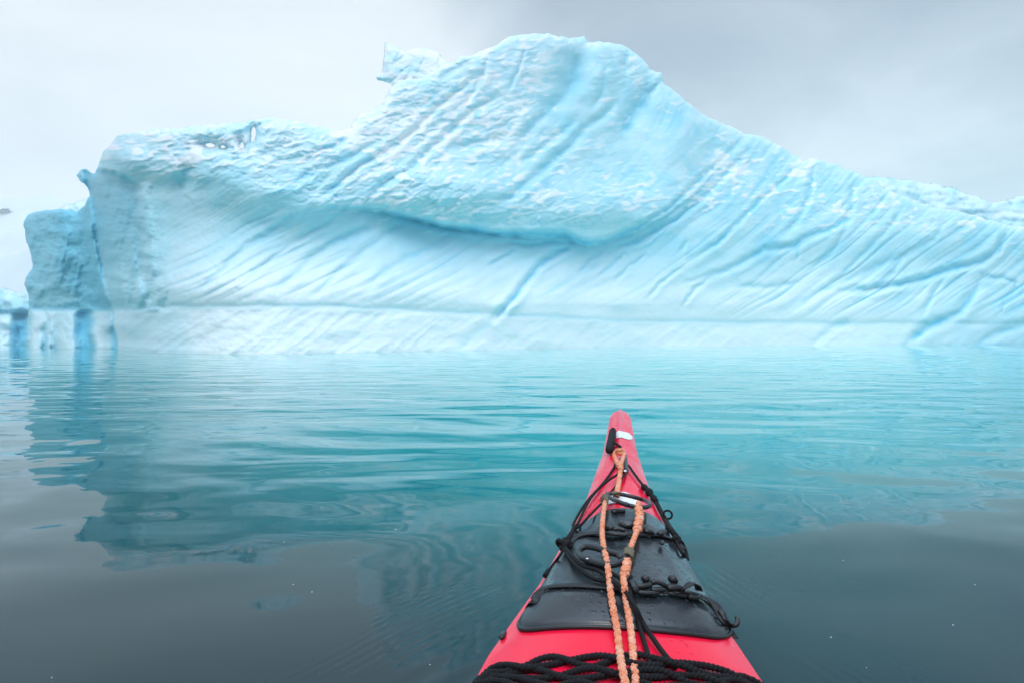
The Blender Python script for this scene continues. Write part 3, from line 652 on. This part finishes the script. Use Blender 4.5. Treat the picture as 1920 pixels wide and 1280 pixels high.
def path(pts, lift=0.006, step=0.006):
    """pixel polyline resting on the deck; a third value on a point is its own lift"""
    return open_spline([OP(p[0], p[1], p[2] if len(p) > 2 else lift) for p in pts], step)
def rounded(P, r, n=4):
    """radius profile with rounded ends"""
    m = len(P); rr = np.full(m, r)
    for i in range(min(n, m//2)):
        f = math.sqrt(1-((n-i-0.6)/n)**2); rr[i] = rr[m-1-i] = r*f
    return rr
def blob(center, rx, ry, rz, seed, mb, rough=0.25, seg=12):
    b0 = mb.n
    for i in range(seg+1):
        th = PI*i/seg
        for j in range(seg*2):
            ph = PI*j/seg; d = 1+rough*float(perlin(np.float64(2*math.cos(ph)*math.sin(th)+seed), np.float64(2*math.sin(ph)*math.sin(th)+2*math.cos(th)), 3))
            mb.V.append([center[0]+rx*d*math.sin(th)*math.cos(ph), center[1]+ry*d*math.sin(th)*math.sin(ph), center[2]+rz*d*math.cos(th)]); mb.n += 1
    k = seg*2
    for i in range(seg):
        for j in range(k): mb.F.append((b0+i*k+j, b0+(i+1)*k+j, b0+(i+1)*k+(j+1) % k, b0+i*k+(j+1) % k))
def knot(center, R, r, mb, seed=0, turns=3):
    """a lumpy knot: one cord wound round and through itself"""
    tt = np.linspace(0, 2*PI, 90, endpoint=False)
    P = np.stack([center[0]+R*(np.sin(tt)+2*np.sin(2*tt+seed))*0.33, center[1]+R*(np.cos(tt)-2*np.cos(2*tt+seed))*0.33, center[2]+R*-np.sin(3*tt)*0.45], -1)
    mb.tube(P, r, 8, closed=True)

# --- hatch cover
rings = np.concatenate([[1.0, 1.0, 0.995, 0.988], np.linspace(0.975, 0.0, 34)[:-1]])
nA = 160; ang = np.linspace(-PI, PI, nA, endpoint=False); Vv_, Fv_ = [], []
for k, rr0 in enumerate(rings):
    rad = np.interp(ang, HANG, HRAD)*rr0; u = HC[0]+rad*np.cos(ang); v = HC[1]+rad*np.sin(ang)
    z = deck(u, v)+(-0.01 if k == 0 else 0.004 if k == 1 else 0.0)+(hatch_h(u, v) if k > 1 else 0)
    if k > 1: z = np.maximum(z, deck(u, v)+0.004)
    # a shallow dish moulded in the middle of the lid
    z = z-0.004*sstep(1-rr0, 0.35, 0.55)
    Vv_.append(uv2w(u, v, z))
for k in range(len(rings)-1):
    for j in range(nA): Fv_.append((k*nA+j, k*nA+(j+1) % nA, (k+1)*nA+(j+1) % nA, (k+1)*nA+j))
Vv_ = np.concatenate(Vv_+[uv2w(np.array([HC[0]]), np.array([HC[1]]), surf(HC[0], HC[1])-0.004)]); c0 = len(Vv_)-1; b0 = (len(rings)-1)*nA
Fv_ += [(b0+j, b0+(j+1) % nA, c0) for j in range(nA)]
hatch = mesh('hatch_cover', Vv_, Fv_, rubber, kayak)
# rim gasket around the lid, and the round boss at its front
rim = closed_spline(HO, 220); rimP = uv2w(rim[:, 0], rim[:, 1], deck(rim[:, 0], rim[:, 1])+0.0035)
MB().tube(rimP, 0.0042, 8, closed=True).build('rim_gasket', plastic, hatch)
mb = MB(); c = OP(1178, 980, 0.002); blob(c, 0.026, 0.026, 0.012, 2.0, mb, 0.0, 14); mb.build('moulded_boss', rubber, hatch)
mb = MB(); mb.tube(path([(1148,959),(1158,957),(1172,957)], 0.006), 0.008, 8, flat=0.7); mb.build('hatch_tab', plastic, hatch)
# --- coaming and cockpit tub
an = np.linspace(0, 2*PI, 96, endpoint=False)
def ell(a_, b_, dz): u = CU+a_*np.cos(an); v = b_*np.sin(an); return uv2w(u, v, np.full_like(u, 0.305)+dz)
mb = MB(); mb.tube(ell(CAA+0.02, CBB+0.02, 0.02), 0.02, 10, closed=True, flat=0.7); mb.build('cockpit_coaming', plastic, kayak)
Vt, Ft = [], []
for k, (sc_, zz_) in enumerate(((1.03, 0.02), (0.99, -0.03), (0.96, -0.12), (0.85, -0.22), (0.5, -0.265), (0.01, -0.27))): Vt.append(ell(CAA*sc_, CBB*sc_, zz_))
for k in range(5):
    for j in range(96): Ft.append((k*96+j, k*96+(j+1) % 96, (k+1)*96+(j+1) % 96, (k+1)*96+j))
mesh('cockpit_tub', np.concatenate(Vt), Ft, pit, kayak)
# --- white bow marks lying on the deck
def decal(name, poly, mat, parent, lift=0.0025, n=60, rg=8):
    C_ = np.mean(np.array(poly, float), 0); B_ = closed_spline(poly, n); V_, F_ = [], []
    for k in range(rg):
        f = 1-k/(rg-0.0)
        V_ += [OP(*(C_+(p-C_)*f), lift) for p in B_]
    V_.append(OP(*C_, lift))
    for k in range(rg-1):
        F_ += [(k*n+j, k*n+(j+1) % n, (k+1)*n+(j+1) % n, (k+1)*n+j) for j in range(n)]
    F_ += [((rg-1)*n+j, (rg-1)*n+(j+1) % n, rg*n) for j in range(n)]
    return mesh(name, V_, F_, mat, parent)
decal('white_mark', [(1156,810),(1160,807),(1168,808),(1178,811),(1185,817),(1186,821),(1182,823),(1174,822),(1164,819),(1156,820)], white_m, kayak)
decal('white_mark', [(1137,935),(1150,925),(1168,921),(1183,926),(1196,938),(1198,943),(1188,946),(1168,944),(1152,942),(1140,944)], white_m, kayak)
# --- bow toggle
mb = MB(); a_, b_ = OP(1149.5, 805, 0.022), OP(1141.5, 846, 0.020)
P = np.linspace(a_, b_, 22); mb.tube(P, rounded(P, 0.0165, 3), 18)
P2 = np.linspace(a_, a_+(a_-b_)/np.linalg.norm(a_-b_)*0.004, 3)
tog = mb.build('bow_toggle', cord_m, kayak)
mb = MB(); d_ = (a_-b_)/np.linalg.norm(a_-b_); mb.tube(np.array([a_-d_*0.004, a_+d_*0.0035]), 0.0105, 14); mb.build('end_plug', plastic, tog)
mb = MB(); mb.tube(path([(1150,827,0.02),(1155,831,0.018),(1163,837,0.012)]), 0.0062, 10); mb.build('toggle_stalk', cord_m, tog)
# --- bow shackle with the deck line
mb = MB()
mb.tube(path([(1171,851,.012),(1172,862,.014),(1173,875,.014),(1174,885,.012)]), rounded(path([(1171,851),(1172,862),(1173,875),(1174,885)]), 0.0095), 10)
fit = mb.build('bow_shackle', plastic, kayak)
mb = MB(); blob(OP(1172, 883, .020), .008, .008, .006, 1, mb, 0); mb.build('shackle_pin', steel, fit)
mb = MB(); blob(OP(1167, 860, .018), .005, .005, .004, 1, mb, 0); mb.build('rivet', steel, fit)
CR = 0.0042
def line(name, pts, r=CR, lift=0.006, mat=None, parent=None, k=8):
    P = path(pts, lift); return MB().tube(P, r, k).build(name, mat or cord_m, parent or kayak)
line('deck_line', [(1154,866,.012),(1152,874),(1140,893),(1125,912),(1108,930,.01),(1093,950,.012),(1081,970,.012),(1074,984,.012)])
line('deck_line', [(1174,884,.016),(1158,889,.02),(1138,902,.02),(1118,920,.018),(1103,940,.016),(1092,962,.014),(1082,984,.012)])
line('deck_line', [(1173,887,.016),(1162,900,.018),(1147,920,.020),(1128,942,.018),(1106,965,.014),(1088,985,.012)], r=.0036)
line('deck_line', [(1173,868,.012),(1180,874,.012),(1192,891,.010),(1208,912,.010)])
line('deck_line', [(1074,983,.012),(1078,990,.012),(1088,984,.012)], r=.004)
line('deck_line', [(1078,986,.012),(1071,1000,.012),(1060,1015,.014)], r=.0065)
mb = MB(); c = OP(1058, 1019, .018); knot(c, .017, .0068, mb); blob(c, .012, .012, .012, 4, mb, .3)
mb.build('line_knot', cord_m, kayak)
line('deck_line', [(1057,1028,.012),(1048,1043,.010),(1034,1062,.010),(1023,1077,.010)], r=.0035)
mb = MB(); P = path([(1030,1069,.012),(1024,1076,.012),(1022,1080,.010)]); mb.tube(P, .007, 8); mb.build('line_end', cord_m, kayak)
# right-hand line with its thick knotted sleeve
mb = MB(); P = path([(1206,911,.012),(1213,917,.016),(1222,928,.016),(1230,940,.014)]); s_ = np.linspace(0, 1, len(P)); mb.tube(P, .0115+.003*np.sin(s_*17)*np.sin(s_*PI)-.004*np.abs(s_-.4), 12)
mb.build('line_knot', cord_m, kayak)
line('deck_line', [(1229,938,.012),(1236,952,.012),(1247,973,.012),(1258,992,.012),(1268,1005,.012)], r=.0078)
mb = MB(); c = OP(1252, 964, .03); R_ = .0125
view = np.array([c[0], c[1], c[2]-CAM_H]); view /= np.linalg.norm(view); sx_ = np.cross(view, (0, 0, 1)); sx_ /= np.linalg.norm(sx_); uy_ = np.cross(sx_, view)
an2 = np.linspace(0, 2*PI, 30, endpoint=False); mb.tube(c+R_*(np.cos(an2)[:, None]*sx_+np.sin(an2)[:, None]*uy_*0.95), .0032, 8, closed=True); mb.build('line_loop', cord_m, kayak)
mb = MB(); c = OP(1268, 1010, .013); knot(c, .011, .0055, mb, 1); blob(c, .009, .009, .008, 5, mb, .3); mb.build('line_knot', cord_m, kayak)
line('deck_line', [(1266,1010,.010),(1272,1022,.008),(1281,1038,.006),(1289,1049,.004)], r=.0042)
line('deck_line', [(1270,1008,.014),(1280,1018,.012),(1286,1032,.010),(1289,1048,.006)], r=.0045)
# --- cords slung from the left knot over the hatch to the near deck
line('slack_cord', [(1060,1026,.016),(1074,1043,.014),(1094,1060,.012),(1120,1068,.014),(1144,1084,.022),(1166,1101,.03),(1182,1122,.026),(1194,1143,.02),(1206,1166,.014),(1222,1192,.010),(1240,1218,.008),(1256,1238,.008),(1266,1252,.006)], r=.0046)
line('slack_cord', [(1058,1027,.014),(1070,1048,.012),(1090,1068,.010),(1114,1084,.012),(1144,1090,.020),(1164,1104,.024),(1178,1124,.020),(1190,1144,.018),(1198,1170,.012),(1206,1196,.008),(1214,1222,.008),(1220,1244,.006)], r=.0046)
line('slack_cord', [(1062,1030,.012),(1080,1052,.010),(1112,1062,.010),(1140,1070,.016),(1166,1086,.022),(1180,1106,.020),(1184,1120,.018)], r=.004)
# --- webbing straps with buckles
def strap(pts, r, lift, name='hatch_strap'):
    P = path(pts, lift, .008); T, A, B = frames(P)
    return MB().tube(P, r, prof=STRIP).build(name, web, kayak)
s1 = strap([(1066,1016,.006),(1076,1007,.005),(1092,1001,.004),(1124,998,.004),(1160,999,.004),(1200,999,.004),(1240,1003,.004),(1262,1012,.004),(1278,1030,.003)], .013, .004)
def piece(name, pts, r, flat, parent, mat=plastic, k=6, n=3):
    P = path(pts, .012, .003); return MB().tube(P, rounded(P, r, n), k, flat=flat).build(name, mat, parent)
piece('strap_buckle', [(1137,989,.014),(1146,989,.016),(1150,990,.014)], .012, .8, s1)
piece('strap_buckle', [(1138,998,.012),(1152,999,.014),(1170,1001,.012),(1176,1001,.012)], .013, .45, s1)
piece('strap_slider', [(1150,992,.018),(1160,990,.020),(1172,994,.018)], .006, .8, s1)
piece('strap_slider', [(1206,995,.010),(1215,994,.012),(1226,998,.010)], .014, .5, s1)
piece('strap_slider', [(1236,1001,.010),(1242,996,.014),(1246,994,.016)], .011, .6, s1)
piece('strap_toggle', [(1241,1014,.008),(1242,1019,.010)], .006, .8, s1)
s2 = strap([(984,1152,-.018),(992,1141,-.006),(1001,1127,.004),(1008,1114,.005),(1020,1103,.005),(1034,1098,.004),(1080,1096,.004),(1136,1099,.005),(1168,1103,.006),(1200,1106,.008),(1240,1107,.008),(1280,1110,.008)], .0105, .004)
s3 = strap([(1262,1108,.012),(1280,1108,.012),(1300,1111,.012),(1322,1119,.012),(1338,1130,.013),(1348,1143,.012),(1354,1156,.010),(1362,1167,.008)], .0100, .012)
strap([(1276,1110,.006),(1300,1116,.004),(1322,1126,.004),(1340,1144,.004),(1352,1160,.003),(1372,1182,.003),(1380,1196,-.004)], .0050, .004)
P = path([(1276,1106,.016),(1287,1098,.030),(1298,1092,.036),(1307,1096,.032),(1311,1106,.018)]); MB().tube(P, .0075, prof=STRIP).build('strap_loop', web, s2)
for pts, r, fl in (([(1180,1093,.016),(1186,1095,.018),(1190,1104,.014),(1186,1110,.010)], .0105, .9), ([(1186,1097,.016),(1205,1098,.018),(1222,1095,.018)], .0065, .9),
                   ([(1192,1108,.010),(1215,1110,.010),(1236,1109,.010)], .008, .6), ([(1204,1084,.022),(1210,1084,.024),(1216,1085,.022)], .0095, .9),
                   ([(1220,1091,.020),(1232,1090,.022),(1243,1094,.020),(1250,1099,.016)], .0060, .9), ([(1220,1104,.014),(1232,1105,.014),(1246,1104,.014)], .0065, .8),
                   ([(1256,1084,.022),(1262,1085,.026),(1268,1090,.022)], .0100, .9), ([(1250,1101,.016),(1266,1100,.018),(1282,1104,.016)], .0105, .7),
                   ([(1252,1110,.008),(1270,1113,.008),(1288,1116,.008)], .008, .6), ([(1290,1117,.010),(1302,1119,.010),(1310,1116,.012)], .0075, .8)):
    piece('strap_buckle', pts, r, fl, s2)
piece('buckle_post', [(1209,1096,.012),(1210,1084,.02)], .005, 1, s2); piece('buckle_post', [(1262,1100,.012),(1262,1088,.02)], .005, 1, s2)
piece('strap_hook', [(1354,1154,.012),(1360,1161,.012),(1368,1170,.012),(1376,1172,.014),(1382,1168,.018),(1383,1160,.022),(1379,1155,.024)], .0052, .9, s3, k=8)
piece('strap_buckle', [(1350,1143,.014),(1356,1152,.014),(1362,1160,.012)], .0085, .6, s3)
# side fittings at the hull edge
piece('deck_hook', [(947,1184,-.002),(942,1190,.004),(940,1196,.004)], .007, .7, kayak)
line('hatch_tether', [(1000,1127,.004),(988,1142,.002),(976,1158,.002)], r=.0028)
# seam along the foredeck ridge
u_ = np.linspace(2.05, utip-.06, 60); P = uv2w(u_, 0*u_, deck(u_, 0*u_)+.0004); MB().tube(P, .0022, 6, flat=.5).build('deck_seam', simple('seam', (0.92, 0.10, 0.17), .3), kayak)
u_ = np.linspace(.62, 2.0, 2)

# ------------------------------------------------------------------ towing rope and its carabiners (lie on the kayak)
tow = thing('tow_rope', 'faded orange braided tow rope lying along the kayak deck with two black carabiners', 'rope', tuple(OP(1165, 1100, .0)))
def laid_rope(P, R, mb, pitch=.030, strands=3, r=None, ph=0.):
    """three-strand laid rope"""
    s_ = np.concatenate([[0], np.cumsum(np.linalg.norm(np.diff(P, axis=0), axis=1))]); T, A, B = frames(P)
    wob = 1+0.06*perlin(s_*45, s_*0+ph, 5)
    mb.tube(P, R*.62*wob, 10)
    for dr in (1, -1):                                  # plaited cover: strands run both ways and pass over and under
        for k in range(4):
            a2 = dr*(s_/pitch*2*PI+2*PI*k/4)+ph; off = R*(.66+.13*dr*np.sin(4*s_/pitch*2*PI+k*PI+ph))*wob
            C_ = P+off[:, None]*(np.cos(a2)[:, None]*A+np.sin(a2)[:, None]*B); mb.tube(C_, R*(.33+.04*perlin(s_*90, s_*0+k, 7)), 6)
RO = .0066
def rope(name, pts, R=RO, lift=.014, parent=None, ph=0., cut=False):
    P = path(pts, lift, .0022); mb = MB(); laid_rope(P-np.array(tow.location), R, mb, ph=ph, pitch=.050*R/.0082); return mb.build(name, orange, tow)
rope('rope_strand', [(1134,940,.024),(1133.5,948,.022),(1131,965,.018),(1129,993,.022),(1131,1019,.026),(1138,1052,.026),(1142,1082,.022),(1146,1117,.016),(1152,1152,.014),(1157,1178,.016),(1162,1223,.014),(1166,1248,.026),(1172,1280,.026),(1180,1330,.020),(1186,1400,.010),(1180,1470,.008)])
rope('rope_strand', [(1197,941,.030),(1196,953,.028),(1197,972,.022),(1196,988,.020),(1191,1003,.024),(1183,1024,.022),(1177,1042,.020),(1175,1061,.022),(1169,1080,.030),(1171,1100,.034),(1173,1118,.022),(1179,1153,.014),(1185,1199,.014),(1187,1228,.012),(1190,1260,.010),(1196,1330,.010),(1210,1400,.010),(1222,1470,.008)], ph=1.)
rope('rope_splice', [(1196,950,.030),(1199,960,.028),(1199,972,.026),(1196,984,.024),(1195,994,.022)], R=.0112, ph=.5)
rope('rope_splice', [(1176,1052,.026),(1174,1064,.028),(1171,1076,.028)], R=.0100, ph=.7)
rope('rope_strand', [(1163,872,.020),(1163,884,.018),(1160,905,.020),(1158,918,.024),(1157,928,.028)], R=.0085)
rope('rope_loop', [(1160,873,.020),(1155,862,.020),(1152,853,.022),(1154,846,.030),(1161,843,.036),(1168,845,.030),(1170,853,.022),(1167,863,.020),(1163,874,.020)], R=.0078)
rope('rope_strand', [(1158,849,.022),(1163,850,.024),(1167,848,.024)], R=.007)
rope('rope_splice', [(1163,868,.024),(1164,880,.024)], R=.0105, ph=.3)
TL = np.array(tow.location)
def cara(pts, r, gate):
    P = closed_spline([OP(*p) for p in pts], 120)-TL; c_ = MB().tube(P, r, 12, closed=True).build('carabiner', anod, tow)
    G = open_spline([OP(*p)-TL for p in gate], .003); MB().tube(G, rounded(G, r*1.25), 12).build('gate_sleeve', anod, c_); return c_
c1 = cara([(1140,926,.030),(1152,924,.030),(1166,926,.030),(1188,931,.030),(1208,937,.030),(1218,943,.030),(1214,949,.030),(1196,950,.030),(1174,945,.030),(1156,938,.030),(1144,932,.030)], .0062,
          [(1170,943.5,.030),(1178,946.5,.030)])
c2 = cara([(1086,1037,.022),(1087,1030,.024),(1098,1024,.026),(1116,1026,.026),(1138,1033,.026),(1158,1038,.026),(1172,1042,.026),(1170,1050,.026),(1160,1055,.026),(1145,1058,.026),(1124,1056,.024),(1104,1050,.022),(1092,1045,.022)], .0072,
          [(1096,1045.5,.024),(1108,1051,.024)])
mb = MB(); blob(OP(1179, 945, .036)-TL, .003, .003, .003, 0, mb, 0, 6); mb.build('gate_pin', plastic, c1)
mb = MB(); blob(OP(1101, 1046.5, .034)-TL, .0035, .0035, .0022, 0, mb, 0, 6); mb.build('gate_pin', steel, c2)
def whip(pts, R, n=5, name='rope_whipping'):
    P = open_spline([OP(*p)-TL for p in pts], .001); s_ = np.linspace(0, 1, len(P)); T, A, B = frames(P); a2 = s_*n*2*PI
    C_ = P+R*(np.cos(a2)[:, None]*A+np.sin(a2)[:, None]*B); return MB().tube(C_, R*.34, 6).build(name, tape, tow)
whip([(1142,925,.030),(1136,931,.028),(1133,941,.024)], .0085); whip([(1150,925,.032),(1160,927,.032)], .008, 4); whip([(1180,1034,.026),(1176,1046,.026)], .0105, 4); whip([(1134,928,.026),(1128,937,.022)], .006, 3)
MB().tube(path([(1158,1046,.022),(1168,1042,.026),(1180,1036,.026)])-TL, .010, 8).build('swivel', anod, tow)

# ------------------------------------------------------------------ black braided net of cord across the near deck
net = thing('cord_net', 'thick bundle of black braided cords stretched across the near deck under the orange rope', 'rope net', tuple(OP(1165, 1260, 0.)))
NL = np.array(net.location)
top = lambda x: np.interp(x, [880, 893, 920, 960, 1010, 1080, 1150, 1200, 1260, 1320, 1370, 1420, 1450], [1290, 1277, 1258, 1248, 1242, 1238, 1236, 1234, 1241, 1252, 1265, 1283, 1296])
bot = lambda x: np.interp(x, [880, 1000, 1165, 1330, 1450], [1292, 1352, 1372, 1362, 1312])
xs = np.linspace(888, 1446, 70)
for k in range(12):
    f = (k//2)/5.0; sg = 1 if k % 2 else -1; ph = 0.6*(k//2)
    ends = np.clip(np.minimum(xs-888, 1446-xs)/60, 0, 1)
    ys = top(xs)*(1-f)+bot(xs)*f + sg*(8.5)*np.sin(xs/31+ph+0.5*np.sin(xs/83+k))*ends + 2.5*np.sin(xs/19+k)*ends
    lf = .008+.004*np.cos(xs/31+ph)*sg+.003*np.sin(xs/47+k)
    pts = [OP(x, y, l) for x, y, l in zip(xs, ys, np.maximum(lf, .005))]
    P = open_spline(pts, .003)-NL
    s_ = np.concatenate([[0], np.cumsum(np.linalg.norm(np.diff(P, axis=0), axis=1))]); T, A, B = frames(P); mb = MB()
    rr_k = .0046*(1+.12*perlin(s_*60, s_*0+k, 5))
    for q in range(2):
        a2 = s_/.016*2*PI+q*PI; C_ = P+.0026*(np.cos(a2)[:, None]*A+np.sin(a2)[:, None]*B); mb.tube(C_, rr_k*.85, 6)
    mb.build('cord', cord_m, net)

# ------------------------------------------------------------------ crumbs of ice afloat
crumb_m = simple('clear_ice_crumb', (0.85, 0.92, 0.95), 0.2)
mbase = None
for k, (x, y, s_) in enumerate([(742,992,3.2),(533,1017,2.6),(550,1093,3),(585,1107,3),(806,1246,3),(97,1268,3),(1828,1094,2.6),(1787,1166,3.2),(1558,1190,3),(1637,770,2.2),(1630,942,2.2),(1581,1050,2.6),(95,730,1.8),(214,774,1.6),(318,752,1.6),(1625,1247,2.6)]):
    dx, dz = ray(x, y); Y = CAM_H/-dz; p = (float(dx*Y), float(Y), 0.0); p = (p[0], p[1], float(water_height(np.array([p[0]]), np.array([p[1]]))[0]))
    if mbase is None:
        mb = MB(); blob((0, 0, 0), 1, .7, .6, 3, mb, .5, 5); o = mb.build('ice_crumb', crumb_m); mbase = o
    else:
        o = mbase.copy(); S.collection.objects.link(o)
    r = s_*Y/F*0.46; o.scale = (r, r, r); o.rotation_euler = (0, 0, k*1.3); o.location = p
    o['label'] = 'tiny white crumb of ice afloat on the open water'; o['category'] = 'ice fragment'; o['group'] = 'ice crumbs scattered on the water'

# ------------------------------------------------------------------ misty air
hz_m = bpy.data.materials.new('mist'); hz_m.use_nodes = True; t = hz_m.node_tree; t.nodes.clear()
mo = t.nodes.new('ShaderNodeOutputMaterial'); pv = t.nodes.new('ShaderNodeVolumePrincipled')
pv.inputs['Color'].default_value = (1.0, 1.0, 1.0, 1); pv.inputs['Density'].default_value = 0.0013; pv.inputs['Anisotropy'].default_value = 0.0
t.links.new(pv.outputs[0], mo.inputs['Volume'])
x0, x1, y0, y1, z0, z1 = -700, 700, -700, 700, -7, max(60.0, float(HZ.max())*HK+3)
bv = [(x, y, z) for z in (z0, z1) for y in (y0, y1) for x in (x0, x1)]
hz_ = mesh('haze', bv, [(0,2,3,1), (4,5,7,6), (0,1,5,4), (2,6,7,3), (0,4,6,2), (1,3,7,5)], hz_m, smooth=False)
hz_['kind'] = 'stuff'
